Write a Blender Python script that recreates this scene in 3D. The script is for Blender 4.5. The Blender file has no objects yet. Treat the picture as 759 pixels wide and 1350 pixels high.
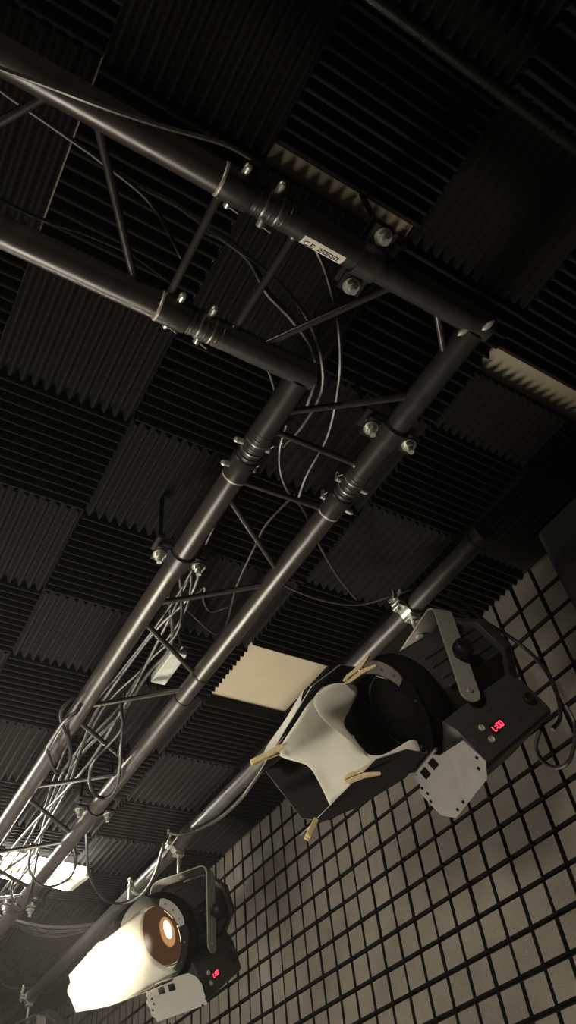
import bpy, bmesh, math, random
from mathutils import Vector, Matrix
random.seed(7)
SC=bpy.context.scene
COL=SC.collection
TUBE_W=80.
LENS_W=9.
EXPOSURE=0.
CAM_RIGHT=(0.502951, 0.858653, -0.09877)
CAM_UP=(0.6777, -0.320851, 0.661647)
CAM_BACK=(0.536435, -0.399713, -0.743282)
FOCAL=961.71
WALL_Y=1.4477
FOAM_Z=2.8337
CABLES=[
  ('thin grey cable slung along the underside of the nearest thick truss pipe',0.0035,'cable_grey',[(-0.304, -0.179, 2.6), (-0.303, -0.126, 2.612), (-0.293, -0.061, 2.617), (-0.282, 0.008, 2.617), (-0.268, 0.084, 2.624), (-0.251, 0.164, 2.636), (-0.251, 0.208, 2.65), (-0.262, 0.253, 2.69)],None),
  ('thin grey cable lying along the top of the pale-edged left pipe',0.0035,'cable_grey',[(-0.489, -0.155, 2.695), (-0.499, -0.086, 2.697), (-0.499, -0.016, 2.699), (-0.49, 0.043, 2.7), (-0.487, 0.125, 2.7), (-0.501, 0.199, 2.7)],None),
  ('dark cable crossing diagonally behind the upper-left truss brace',0.004,'cable_black',[(-0.352, -0.178, 2.735), (-0.363, -0.132, 2.735), (-0.374, -0.051, 2.735), (-0.387, 0.038, 2.735), (-0.409, 0.124, 2.735), (-0.467, 0.204, 2.735)],None),
  ('light grey cable passing behind the truss corner struts and curling past the inner pipe joint',0.004,'cable_grey',[(-0.397, 0.052, 2.76), (-0.4, 0.103, 2.76), (-0.398, 0.152, 2.76), (-0.404, 0.206, 2.755), (-0.411, 0.271, 2.75), (-0.42, 0.336, 2.745), (-0.433, 0.389, 2.74), (-0.461, 0.452, 2.735), (-0.512, 0.514, 2.735), (-0.583, 0.562, 2.735), (-0.674, 0.571, 2.735), (-0.742, 0.563, 2.74)],None),
  ('black cable arcing above the corner from behind the paper sticker',0.0045,'cable_black',[(-0.332, 0.381, 2.745), (-0.371, 0.437, 2.745), (-0.418, 0.487, 2.745), (-0.465, 0.529, 2.745), (-0.549, 0.584, 2.745), (-0.671, 0.636, 2.745), (-0.784, 0.652, 2.745), (-0.859, 0.672, 2.745)],None),
  ('thick black cable bending between the two pipes of the truss corner',0.006,'cable_black',[(-0.418, 0.213, 2.77), (-0.416, 0.267, 2.77), (-0.426, 0.317, 2.76), (-0.458, 0.368, 2.75), (-0.48, 0.433, 2.745), (-0.516, 0.501, 2.745), (-0.57, 0.541, 2.745), (-0.631, 0.559, 2.745)],None),
  ('light cable hanging off the inner joint then sweeping down past the right truss pipe',0.0035,'cable_grey',[(-0.699, 0.551, 2.76), (-0.76, 0.57, 2.76), (-0.81, 0.6, 2.755), (-0.849, 0.642, 2.75), (-0.881, 0.701, 2.75), (-0.957, 0.79, 2.75), (-1.036, 0.897, 2.75), (-1.093, 0.994, 2.755)],None),
  ('pale cable running across from the truss to the clamp of the unlit stage light',0.0035,'cable_grey',[(-1.082, 0.717, 2.74), (-1.119, 0.787, 2.75), (-1.129, 0.898, 2.75), (-1.106, 1.002, 2.75), (-1.037, 1.063, 2.745), (-0.985, 1.1, 2.745)],None),
  ('short pale cable dropping beside the outer truss corner',0.003,'cable_grey',[(-0.572, 0.405, 2.77), (-0.595, 0.44, 2.77), (-0.619, 0.469, 2.77), (-0.647, 0.495, 2.77)],None),
  ('thin cable running up the middle of the long truss from the white adapter',0.003,'cable_grey',[(-1.491, 0.679, 2.74), (-1.411, 0.634, 2.75), (-1.353, 0.589, 2.755), (-1.303, 0.592, 2.755), (-1.363, 0.73, 2.755), (-1.175, 0.683, 2.755), (-1.044, 0.662, 2.76), (-0.961, 0.651, 2.76), (-0.846, 0.666, 2.76)],None),
  ('pale hook of cable curling between the truss pipes above the adapter',0.003,'cable_grey',[(-1.256, 0.699, 2.755), (-1.284, 0.665, 2.75), (-1.255, 0.629, 2.75), (-1.211, 0.611, 2.75), (-1.234, 0.606, 2.755), (-1.307, 0.583, 2.755), (-1.386, 0.591, 2.755)],None),
  ('black cable looped over the left pipe of the long truss',0.005,'cable_black',[(-1.655, 0.462, 2.7), (-1.647, 0.458, 2.63), (-1.68, 0.434, 2.61), (-1.78, 0.431, 2.6), (-1.825, 0.44, 2.6), (-1.932, 0.499, 2.61), (-1.887, 0.519, 2.625), (-1.793, 0.481, 2.63), (-1.729, 0.442, 2.63), (-1.67, 0.421, 2.635), (-1.638, 0.444, 2.66), (-1.709, 0.49, 2.7)],None),
  ('black cable hanging in a long loop under the right pipe of the long truss',0.005,'cable_black',[(-1.653, 0.58, 2.72), (-1.678, 0.584, 2.68), (-1.72, 0.603, 2.65), (-1.793, 0.589, 2.63), (-1.848, 0.573, 2.61), (-1.931, 0.595, 2.6), (-1.996, 0.635, 2.6), (-2.006, 0.674, 2.6), (-1.956, 0.684, 2.61), (-1.874, 0.662, 2.63), (-1.789, 0.63, 2.66), (-1.716, 0.611, 2.71)],None),
  ('black cable drooping from the truss to the low pipe beside the lit stage light',0.005,'cable_black',[(-2.369, 0.733, 2.7), (-2.417, 0.758, 2.66), (-2.519, 0.805, 2.62), (-2.623, 0.873, 2.6), (-2.706, 0.944, 2.6), (-2.716, 1.012, 2.6), (-2.639, 1.056, 2.61), (-2.526, 1.056, 2.64), (-2.423, 1.036, 2.68), (-2.399, 1.047, 2.72)],None),
  ('grey loop of cable hanging in front of the fluorescent tubes',0.005,'cable_black',[(-2.468, 0.697, 2.7), (-2.472, 0.733, 2.66), (-2.536, 0.766, 2.64), (-2.606, 0.771, 2.62), (-2.653, 0.743, 2.61), (-2.671, 0.704, 2.61), (-2.669, 0.663, 2.63), (-2.638, 0.632, 2.66), (-2.567, 0.614, 2.7)],None),
  ('short cable looping under the far end of the right truss pipe',0.005,'cable_black',[(-2.655, 0.662, 2.71), (-2.692, 0.668, 2.66), (-2.783, 0.684, 2.62), (-2.866, 0.69, 2.61), (-2.86, 0.659, 2.62), (-2.867, 0.64, 2.66), (-2.867, 0.641, 2.7)],None),
  ('topmost of three grey cables fanning from the truss toward the wall behind the lit light',0.006,'cable_grey',[(-3.245, 0.667, 2.72), (-3.316, 0.783, 2.73), (-3.348, 0.848, 2.735), (-3.374, 0.936, 2.74), (-3.381, 1.026, 2.75), (-3.349, 1.126, 2.76), (-3.331, 1.205, 2.77)],'cables fanning from the truss end'),
  ('middle of three grey cables fanning from the truss toward the wall behind the lit light',0.006,'cable_grey',[(-3.298, 0.681, 2.72), (-3.343, 0.791, 2.73), (-3.392, 0.862, 2.735), (-3.425, 0.953, 2.74), (-3.421, 1.04, 2.75), (-3.372, 1.134, 2.76), (-3.348, 1.211, 2.77)],'cables fanning from the truss end'),
  ('lowest of three grey cables fanning from the truss toward the wall behind the lit light',0.006,'cable_grey',[(-3.351, 0.696, 2.72), (-3.371, 0.799, 2.73), (-3.437, 0.876, 2.735), (-3.477, 0.97, 2.74), (-3.461, 1.055, 2.75), (-3.395, 1.143, 2.76), (-3.365, 1.218, 2.77)],'cables fanning from the truss end'),
  ('pale grey cable hugging the low pipe between the two stage lights',0.006,'cable_grey',[(-2.347, 1.03, 2.7), (-2.296, 1.053, 2.675), (-2.223, 1.082, 2.665), (-2.117, 1.109, 2.66), (-1.974, 1.114, 2.66), (-1.85, 1.102, 2.665), (-1.773, 1.098, 2.675), (-1.678, 1.101, 2.7)],None),
  ('thin cable lying across the ceiling foam near the low pipe far end',0.004,'cable_grey',[(-4.196, 0.956, 2.79), (-4.262, 0.994, 2.785), (-4.307, 1.064, 2.785), (-4.311, 1.141, 2.79), (-4.377, 1.241, 2.79)],None),
  ('black power cable arching from the low pipe down behind the unlit stage light',0.005,'cable_black',[(-0.898, 1.12, 2.659), (-0.91, 1.18, 2.661), (-0.937, 1.27, 2.651), (-0.928, 1.33, 2.614), (-0.91, 1.36, 2.557), (-0.895, 1.37, 2.491), (-0.895, 1.37, 2.432), (-0.905, 1.36, 2.374), (-0.917, 1.33, 2.341)],None),
  ('dark cable going down behind the top of the unlit stage light yoke',0.005,'cable_black',[(-0.942, 1.12, 2.678), (-0.925, 1.16, 2.653), (-0.927, 1.2, 2.624), (-0.943, 1.23, 2.588), (-0.968, 1.25, 2.559)],None),
  ('black cable loop hanging at the back of the unlit stage light against the grid wall',0.005,'cable_black',[(-0.948, 1.33, 2.359), (-0.992, 1.35, 2.343), (-1.003, 1.37, 2.319), (-0.984, 1.38, 2.293), (-0.949, 1.38, 2.286), (-0.917, 1.38, 2.308), (-0.885, 1.37, 2.345), (-0.88, 1.36, 2.389)],None),
]
FIX1=((-1.019, 1.107, 2.465),12.0,35.0)
FIX2=((-2.427, 1.115, 2.445),-30.46,31.3)
PAPER1_MAIN=[[(0.086, 0.3, 0.094), (0.074, 0.358, 0.096), (0.012, 0.382, 0.091), (-0.076, 0.406, 0.086)], [(0.039, 0.273, 0.07), (0.007, 0.307, 0.076), (-0.048, 0.351, 0.065), (-0.078, 0.395, 0.067)], [(-0.004, 0.286, 0.041), (-0.031, 0.301, 0.038), (-0.059, 0.339, 0.022), (-0.061, 0.374, 0.025)], [(-0.003, 0.288, -0.011), (-0.023, 0.306, -0.021), (-0.051, 0.354, -0.033), (-0.047, 0.386, -0.017)], [(0.014, 0.285, -0.059), (0.0, 0.312, -0.06), (-0.026, 0.363, -0.064), (-0.049, 0.399, -0.066)]]
PAPER1_FLAP=[[(0.105, 0.345, 0.097), (0.11, 0.32, 0.089), (0.111, 0.296, 0.077), (0.108, 0.276, 0.067)], [(0.104, 0.377, 0.086), (0.104, 0.343, 0.081), (0.1, 0.307, 0.068), (0.096, 0.277, 0.052)], [(0.096, 0.385, 0.066), (0.092, 0.356, 0.061), (0.084, 0.326, 0.052), (0.071, 0.293, 0.042)], [(0.08, 0.373, 0.036), (0.07, 0.353, 0.038), (0.059, 0.332, 0.038), (0.042, 0.312, 0.029)], [(0.05, 0.338, 0.001), (0.047, 0.326, 0.002), (0.039, 0.317, -0.0), (0.03, 0.307, -0.005)], [(0.012, 0.297, -0.044), (0.012, 0.296, -0.043), (0.012, 0.294, -0.043), (0.011, 0.293, -0.043)]]
PAPER1_TONGUE=[[(0.011, 0.298, -0.037), (0.016, 0.277, -0.056), (0.026, 0.259, -0.065), (0.039, 0.238, -0.07), (0.051, 0.216, -0.075), (0.047, 0.198, -0.084)], [(0.01, 0.296, -0.045), (0.015, 0.279, -0.062), (0.022, 0.259, -0.074), (0.035, 0.238, -0.083), (0.046, 0.216, -0.089), (0.043, 0.2, -0.095)], [(0.01, 0.293, -0.056), (0.016, 0.278, -0.07), (0.023, 0.259, -0.085), (0.03, 0.238, -0.098), (0.039, 0.219, -0.103), (0.04, 0.204, -0.102)]]
PAPER1_OUTER=[[(0.024, 0.315, 0.144), (0.011, 0.332, 0.129), (0.001, 0.343, 0.109)], [(-0.054, 0.348, 0.131), (-0.048, 0.349, 0.118), (-0.041, 0.351, 0.109)], [(-0.115, 0.383, 0.122), (-0.102, 0.379, 0.111), (-0.084, 0.379, 0.102)], [(-0.122, 0.409, 0.106), (-0.114, 0.405, 0.101), (-0.105, 0.401, 0.094)]]
PAPER2=[[(0.026, 0.22, 0.093), (-0.025, 0.258, 0.08), (-0.078, 0.296, 0.063), (-0.125, 0.331, 0.048)], [(0.009, 0.233, 0.042), (-0.048, 0.28, 0.031), (-0.106, 0.321, 0.023), (-0.158, 0.354, 0.013)], [(0.009, 0.233, -0.016), (-0.053, 0.284, -0.026), (-0.12, 0.333, -0.024), (-0.188, 0.376, -0.021)], [(0.033, 0.216, -0.064), (-0.039, 0.273, -0.071), (-0.111, 0.325, -0.066), (-0.185, 0.374, -0.055)], [(0.063, 0.194, -0.099), (-0.021, 0.255, -0.107), (-0.099, 0.312, -0.109), (-0.181, 0.371, -0.087)]]
PINS1=[((-0.958, 0.799, 2.356), (-0.912, 0.826, 2.375)), ((-1.193, 0.7, 2.281), (-1.159, 0.758, 2.307)), ((-1.078, 0.839, 2.208), (-1.03, 0.898, 2.225)), ((-1.191, 0.815, 2.14), (-1.229, 0.861, 2.195))]
PI=math.pi
# ------------------------------------------------------------------ materials
def nt(name):
    m=bpy.data.materials.new(name); m.use_nodes=True
    n=m.node_tree; b=n.nodes['Principled BSDF']
    return m,n,b
def mat(name,col,rough=.5,metal=0.,var=.25,scale=40.,bump=0.,spec=.5,rvar=.12):
    m,n,b=nt(name)
    tc=n.nodes.new('ShaderNodeTexCoord'); no=n.nodes.new('ShaderNodeTexNoise')
    no.inputs['Scale'].default_value=scale; no.inputs['Detail'].default_value=5
    n.links.new(tc.outputs['Object'],no.inputs['Vector'])
    cr=n.nodes.new('ShaderNodeMapRange'); cr.inputs['From Min'].default_value=.3; cr.inputs['From Max'].default_value=.7
    cr.inputs['To Min'].default_value=1-var; cr.inputs['To Max'].default_value=1+var
    n.links.new(no.outputs['Fac'],cr.inputs['Value'])
    mx=n.nodes.new('ShaderNodeVectorMath'); mx.operation='SCALE'; mx.inputs[0].default_value=col
    n.links.new(cr.outputs['Result'],mx.inputs['Scale'])
    n.links.new(mx.outputs['Vector'],b.inputs['Base Color'])
    rr=n.nodes.new('ShaderNodeMapRange'); rr.inputs['To Min'].default_value=max(.02,rough-rvar); rr.inputs['To Max'].default_value=min(1,rough+rvar)
    n.links.new(no.outputs['Fac'],rr.inputs['Value']); n.links.new(rr.outputs['Result'],b.inputs['Roughness'])
    b.inputs['Metallic'].default_value=metal; b.inputs['Specular IOR Level'].default_value=spec
    if bump:
        bp=n.nodes.new('ShaderNodeBump'); bp.inputs['Strength'].default_value=bump; bp.inputs['Distance'].default_value=.002
        n.links.new(no.outputs['Fac'],bp.inputs['Height']); n.links.new(bp.outputs['Normal'],b.inputs['Normal'])
    return m
def speckle(name,col,fleck,scale=260.,thr=.055,rough=.95):
    m,n,b=nt(name)
    tc=n.nodes.new('ShaderNodeTexCoord'); v=n.nodes.new('ShaderNodeTexVoronoi'); v.inputs['Scale'].default_value=scale
    n.links.new(tc.outputs['Object'],v.inputs['Vector'])
    lt=n.nodes.new('ShaderNodeMath'); lt.operation='LESS_THAN'; lt.inputs[1].default_value=.16
    n.links.new(v.outputs['Distance'],lt.inputs[0])
    sp=n.nodes.new('ShaderNodeSeparateColor'); n.links.new(v.outputs['Color'],sp.inputs[0])
    gt=n.nodes.new('ShaderNodeMath'); gt.operation='LESS_THAN'; gt.inputs[1].default_value=thr*3
    n.links.new(sp.outputs[0],gt.inputs[0])
    mu=n.nodes.new('ShaderNodeMath'); mu.operation='MULTIPLY'; n.links.new(lt.outputs[0],mu.inputs[0]); n.links.new(gt.outputs[0],mu.inputs[1])
    no=n.nodes.new('ShaderNodeTexNoise'); no.inputs['Scale'].default_value=5; no.inputs['Detail'].default_value=6
    n.links.new(tc.outputs['Object'],no.inputs['Vector'])
    ra=n.nodes.new('ShaderNodeMapRange'); ra.inputs['From Min'].default_value=.3; ra.inputs['From Max'].default_value=.7; ra.inputs['To Min'].default_value=.8; ra.inputs['To Max'].default_value=1.2
    n.links.new(no.outputs['Fac'],ra.inputs['Value'])
    sc=n.nodes.new('ShaderNodeVectorMath'); sc.operation='SCALE'; sc.inputs[0].default_value=col; n.links.new(ra.outputs[0],sc.inputs['Scale'])
    mx=n.nodes.new('ShaderNodeMix'); mx.data_type='RGBA'; n.links.new(mu.outputs[0],mx.inputs[0]); n.links.new(sc.outputs[0],mx.inputs[6]); mx.inputs[7].default_value=(*fleck,1)
    n.links.new(mx.outputs[2],b.inputs['Base Color']); b.inputs['Roughness'].default_value=rough; b.inputs['Specular IOR Level'].default_value=.15
    return m
def emit(name,col,s):
    m=bpy.data.materials.new(name); m.use_nodes=True; n=m.node_tree; n.nodes.clear()
    e=n.nodes.new('ShaderNodeEmission'); e.inputs[0].default_value=(*col,1); e.inputs[1].default_value=s
    o=n.nodes.new('ShaderNodeOutputMaterial'); n.links.new(e.outputs[0],o.inputs[0]); return m
def paper_mat():
    m=bpy.data.materials.new('diffusion_paper'); m.use_nodes=True; n=m.node_tree; n.nodes.clear()
    tc=n.nodes.new('ShaderNodeTexCoord'); no=n.nodes.new('ShaderNodeTexNoise'); no.inputs['Scale'].default_value=18
    n.links.new(tc.outputs['Object'],no.inputs['Vector'])
    cr=n.nodes.new('ShaderNodeValToRGB'); cr.color_ramp.elements[0].color=(.80,.78,.70,1); cr.color_ramp.elements[1].color=(.90,.88,.81,1)
    n.links.new(no.outputs['Fac'],cr.inputs[0])
    d=n.nodes.new('ShaderNodeBsdfDiffuse'); t=n.nodes.new('ShaderNodeBsdfTranslucent'); mx=n.nodes.new('ShaderNodeMixShader'); mx.inputs[0].default_value=.32
    n.links.new(cr.outputs[0],d.inputs[0]); n.links.new(cr.outputs[0],t.inputs[0])
    n.links.new(d.outputs[0],mx.inputs[1]); n.links.new(t.outputs[0],mx.inputs[2])
    o=n.nodes.new('ShaderNodeOutputMaterial'); n.links.new(mx.outputs[0],o.inputs[0]); return m
M=dict(
 truss=mat('black_painted_truss',(.046,.040,.035),.34,.12,.2,30,.04,.7),
 truss_dark=mat('black_painted_sleeve',(.030,.029,.028),.38,0.,.2,40,.05),
 pipe=mat('black_steel_pipe',(.055,.052,.048),.38,0.,.3,25,.05),
 foam=mat('black_acoustic_foam',(.0125,.0122,.012),.95,0.,.25,300,.25,.15,.03),
 back_groove_shade=mat('black_backing_and_groove_shade',(.010,.010,.010),.95,0.,.2,30,0,.1,.03),
 wall_tile=speckle('grey_speckled_wall_foam',(.118,.105,.088),(.40,.37,.32),scale=330.,thr=.11),
 cream=mat('cream_ceiling_paint',(.52,.45,.33),.8,0.,.05,6),
 steel_dull=mat('dull_steel',(.26,.25,.23),.42,.9,.15,60),
 steel=mat('galvanised_steel',(.66,.67,.60),.36,.7,.15,60),
 bracket=mat('grey_yoke_paint',(.36,.345,.29),.42,.2,.08,60),
 leafgrey=mat('grey_door_leaf_paint',(.074,.066,.060),.5,.2,.06,30),
 black_gloss=mat('glossy_black_tube',(.006,.006,.006),.28,0.,.1,30),
 matte_black=mat('matte_black_frame',(.006,.006,.006),.95,0.,.1,30,0,0.),
 leafedge=mat('worn_leaf_edge',(.30,.285,.26),.5,.1,.1,60),
 leafblack=mat('black_door_leaf_paint',(.021,.0200,.0195),.8,0.,.1,30,0,.08),
 body=mat('black_lamp_housing',(.042,.041,.039),.48,0.,.12,50,.04),
 black=mat('black_plastic',(.010,.010,.010),.5,spec=.35),
 lens_off=mat('dark_lens_glass',(.003,.003,.004),.7,spec=.05),
 ring=mat('bare_aluminium_ring',(.55,.53,.48),.4,.35),
 wood=mat('pale_clothespin_wood',(.62,.48,.27),.65,0.,.2,90),
 cable_black=mat('black_cable_sheath',(.016,.016,.016),.38),
 cable_grey=mat('grey_cable_sheath',(.060,.056,.049),.32),
 adapter=mat('pale_adapter_plastic',(.60,.62,.58),.4),
 sticker=mat('white_paper_sticker',(.80,.76,.68),.7,0.,.05,20),
 ink=mat('black_ink',(.01,.01,.01),.6),
 fixture=mat('cream_batten_housing',(.55,.50,.38),.5,0.,.04,20),
 floor=mat('dark_studio_floor',(.06,.058,.055),.5,0.,.2,4),
 plain=mat('dark_studio_wall',(.07,.068,.065),.9,0.,.15,6),
 pad=mat('dark_grey_padding',(.030,.030,.028),.9,0.,.2,90,.2),
 digits=emit('red_display_digits',(1.,.03,.06),4.5),
 tube=emit('fluorescent_tube_glow',(1.,.97,.84),TUBE_W),
 lens_halo=emit('orange_lens_zone',(1.,.5,.2),.5),
 lens_warm=emit('warm_lens_glow',(1.,.45,.22),.065),
 lens_on=emit('lit_lens_glow',(1.,.62,.26),LENS_W),
 paper=paper_mat(),
)
# ------------------------------------------------------------------ mesh builder
class MB:
    def __init__(s): s.bm=bmesh.new(); s.smooth=[]
    def face(s,vs,mi=0,sm=False):
        try: f=s.bm.faces.new(vs)
        except ValueError: return None
        f.material_index=mi; f.smooth=sm; return f
    def hexa(s,P,mi=0,side=None):
        v=[s.bm.verts.new(p) for p in P]
        for k,q in enumerate(((0,3,2,1),(4,5,6,7),(0,1,5,4),(1,2,6,5),(2,3,7,6),(3,0,4,7))): s.face([v[i] for i in q],mi if k<2 or side is None else side)
    def box(s,c,h,ax=None,mi=0):
        c=Vector(c); ax=ax or (Vector((1,0,0)),Vector((0,1,0)),Vector((0,0,1)))
        X,Y,Z=[Vector(a)*k for a,k in zip(ax,h)]
        s.hexa([c-X-Y-Z,c+X-Y-Z,c+X+Y-Z,c-X+Y-Z,c-X-Y+Z,c+X-Y+Z,c+X+Y+Z,c-X+Y+Z],mi); return s
    def rings(s,R,closed=False,caps=True,mi=0,sm=True):
        V=[[s.bm.verts.new(p) for p in r] for r in R]; n=len(V[0])
        m=len(V) if closed else len(V)-1
        for i in range(m):
            a,b=V[i],V[(i+1)%len(V)]
            for j in range(n): s.face([a[j],a[(j+1)%n],b[(j+1)%n],b[j]],mi,sm)
        if caps and not closed:
            s.face(V[0][::-1],mi); s.face(V[-1],mi)
        return s
    def tube(s,pts,r,seg=10,mi=0,caps=True):
        pts=[Vector(p) for p in pts]; R=[]; up=None
        for i,p in enumerate(pts):
            t=(pts[min(i+1,len(pts)-1)]-pts[max(i-1,0)]).normalized()
            if up is None: up=t.orthogonal().normalized()
            up=(up-t*up.dot(t)).normalized(); w=t.cross(up)
            R.append([p+(up*math.cos(2*PI*k/seg)+w*math.sin(2*PI*k/seg))*r for k in range(seg)])
        return s.rings(R,False,caps,mi)
    def cyl(s,a,b,r,r2=None,seg=20,mi=0):
        a,b=Vector(a),Vector(b); t=(b-a).normalized(); u=t.orthogonal().normalized(); w=t.cross(u); r2=r if r2 is None else r2
        c=lambda p,q:[p+(u*math.cos(2*PI*k/seg)+w*math.sin(2*PI*k/seg))*q for k in range(seg)]
        return s.rings([c(a,r),c(b,r2)],mi=mi)
    def lathe(s,o,axis,prof,seg=28,mi=0,closed=False):
        o=Vector(o);t=Vector(axis).normalized();u=t.orthogonal().normalized();w=t.cross(u)
        return s.rings([[o+t*h+(u*math.cos(2*PI*k/seg)+w*math.sin(2*PI*k/seg))*r for k in range(seg)] for r,h in prof],closed,not closed,mi)
    def prism(s,poly,d,mi=0):
        d=Vector(d); a=[s.bm.verts.new(Vector(p)) for p in poly]; b=[s.bm.verts.new(Vector(p)+d) for p in poly]; n=len(a)
        s.face(a[::-1],mi); s.face(b,mi)
        for i in range(n): s.face([a[i],a[(i+1)%n],b[(i+1)%n],b[i]],mi)
        return s
    def build(s,name,m,parent=None,off=None,flipx=False,bevel=0.,normals=True):
        if off is not None:
            for v in s.bm.verts: v.co-=Vector(off)
        if flipx:
            for v in s.bm.verts: v.co.x=-v.co.x
        if normals: bmesh.ops.recalc_face_normals(s.bm,faces=s.bm.faces)
        me=bpy.data.meshes.new(name); s.bm.to_mesh(me); s.bm.free()
        for x in (m if isinstance(m,(list,tuple)) else [m]): me.materials.append(M[x])
        me.set_sharp_from_angle(angle=math.radians(38))
        o=bpy.data.objects.new(name,me); COL.objects.link(o)
        if parent: o.parent=parent
        if bevel:
            b=o.modifiers.new('soft_edges','BEVEL'); b.width=bevel; b.segments=2; b.limit_method='ANGLE'; b.angle_limit=math.radians(40)
        return o
def tag(o,label=None,cat=None,group=None,kind=None):
    if label: o['label']=label
    if cat: o['category']=cat
    if group: o['group']=group
    if kind: o['kind']=kind
    return o
def thing(name,label,cat,loc,rot=None,group=None):
    o=bpy.data.objects.new(name,None); COL.objects.link(o); o.empty_display_size=.05
    mw=Matrix.Translation(Vector(loc))
    if rot is not None: mw=mw@rot.to_4x4()
    o.matrix_world=mw
    return tag(o,label,cat,group)
def spline(P,n=7):
    P=[Vector(p) for p in P]; Q=[P[0]*2-P[1]]+P+[P[-1]*2-P[-2]]; out=[]
    for i in range(1,len(Q)-2):
        a,b,c,d=Q[i-1:i+3]
        for k in range(n):
            t=k/n; out.append(.5*((2*b)+(c-a)*t+(2*a-5*b+4*c-d)*t*t+(3*b-a-3*c+d)*t**3))
    out.append(P[-1]); return out
# ------------------------------------------------------------------ the room
U=.078
def ux(X): return (X-19.11163)*U
def uy(Y): return (Y+18.56024)*U
CZ=FOAM_Z+.034                                  # plaster ceiling behind the foam
XA,XB,YA=-6.6,2.6,-3.6
mb=MB(); mb.box(((XA+XB)/2,(YA+WALL_Y)/2,CZ+.05),((XB-XA)/2+.1,(WALL_Y-YA)/2+.1,.05)); tag(mb.build('ceiling','cream'),kind='structure')
mb=MB(); mb.box(((XA+XB)/2,(YA+WALL_Y)/2,-.05),((XB-XA)/2+.1,(WALL_Y-YA)/2+.1,.05)); tag(mb.build('floor','floor'),kind='structure')
mb=MB(); mb.box(((XA+XB)/2,YA-.05,CZ/2),((XB-XA)/2+.1,.05,CZ/2)); tag(mb.build('wall_left','plain'),kind='structure')
mb=MB(); mb.box((XA-.05,(YA+WALL_Y)/2,CZ/2),(.05,(WALL_Y-YA)/2,CZ/2)); tag(mb.build('wall_far','plain'),kind='structure')
mb=MB(); mb.box((XB+.05,(YA+WALL_Y)/2,CZ/2),(.05,(WALL_Y-YA)/2,CZ/2)); tag(mb.build('wall_near','plain'),kind='structure')
# grid wall: square foam blocks standing proud of a black backing, one mesh
mb=MB(); D=.026; G=.0072
mb.box(((XA+XB)/2,WALL_Y+D+.05,CZ/2),((XB-XA)/2+.1,.05,CZ/2),mi=1)
c0=math.ceil((XA/U)+19.11); c1=int((XB/U)+19.11)
for c in range(c0,c1):
    for r in range(0,37):
        z1=FOAM_Z-r*U; z0=z1-U
        if z0<.0: continue
        x0=ux(c); x1=x0+U; j=random.uniform(-.0022,.0015)
        g=.0046; h=.0054; e=.0012
        if r==0: z1+=.02
        y=WALL_Y+j
        P=[(x0+g,WALL_Y+D,z0+h),(x1-g,WALL_Y+D,z0+h),(x1-g,WALL_Y+D,z1-h),(x0+g,WALL_Y+D,z1-h),
           (x0+g+e,y,z0+h+e),(x1-g-e,y,z0+h+e),(x1-g-e,y,z1-h-e),(x0+g+e,y,z1-h-e)]
        mb.hexa(P,0,1)  # block sides take the black too: groove shade painted into the colour
tag(mb.build('wall_right',['wall_tile','back_groove_shade']),kind='structure')
# ------------------------------------------------------------------ ceiling foam panels
def foam_mesh(n=12):
    bm=bmesh.new(); prof=[]
    for i in range(n):                             # ridges run along local Y, unit square, height in metres
        a=-.5+i/n; w=1/n
        prof+= [(a+.0*w,-.012),(a+.08*w,-.0125),(a+.20*w,-.018),(a+.34*w,-.029),(a+.44*w,-.0335),(a+.56*w,-.0335),(a+.66*w,-.029),(a+.80*w,-.018),(a+.92*w,-.0125)]
    prof.append((.5,-.012))
    lo=[bm.verts.new((x,-.5,z)) for x,z in prof]; hi=[bm.verts.new((x,.5,z)) for x,z in prof]
    for i in range(len(prof)-1): bm.faces.new((lo[i],lo[i+1],hi[i+1],hi[i]))
    c=[bm.verts.new(p) for p in ((-.5,-.5,0),(.5,-.5,0),(.5,.5,0),(-.5,.5,0))]
    bm.faces.new(c); bm.faces.new([c[0]]+lo+[c[1]]); bm.faces.new([c[3]]+hi+[c[2]]); bm.faces.new((c[0],lo[0],hi[0],c[3])); bm.faces.new((c[1],lo[-1],hi[-1],c[2]))
    bmesh.ops.recalc_face_normals(bm,faces=bm.faces)
    me=bpy.data.meshes.new('acoustic_foam_panel'); bm.to_mesh(me); bm.free(); me.materials.append(M['foam']); return me
FM=foam_mesh()
first=None
def panel(X0,X1,Y0,Y1,along_y,label):
    global first
    if first is None:
        o=bpy.data.objects.new('acoustic_foam_panel',FM); first=o
    else: o=first.copy()
    COL.objects.link(o)
    g=.0004/U
    x0,x1,y0,y1=ux(X0+g),ux(X1-g),uy(Y0+g),uy(Y1-g)
    o.location=((x0+x1)/2,(y0+y1)/2,CZ)
    if along_y: o.scale=((x1-x0),(y1-y0),1); o.rotation_euler=(0,0,0)
    else: o.scale=((y1-y0),(x1-x0),1); o.rotation_euler=(0,0,PI/2)
    tag(o,label,'foam panel','acoustic foam panels on the ceiling')
YB=[(-3.5,.0),(-7.18,-3.5),(-11.08,-7.18),(-15.0,-11.08),(-18.82,-15.0),(-22.7,-18.82),(-26.6,-22.7)]
STRIP=['strip touching the grid wall']+[q+' strip from grid wall' for q in ('second','third','fourth','fifth','sixth','seventh')]
NUM=['level with','one row','two rows','three rows','four rows','five rows','six rows','seven rows','eight rows','nine rows','ten rows','eleven rows','twelve rows','thirteen rows','fourteen rows','fifteen rows']
base=[34.9,31.0,27.0,23.1,19.25,15.55,11.45,7.73,4.0,.15,-3.5,-7.77,-12.03,-15.9,-19.8,-23.7,-27.6,-31.5,-35.4,-39.2,-43.1,-47.]
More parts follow.
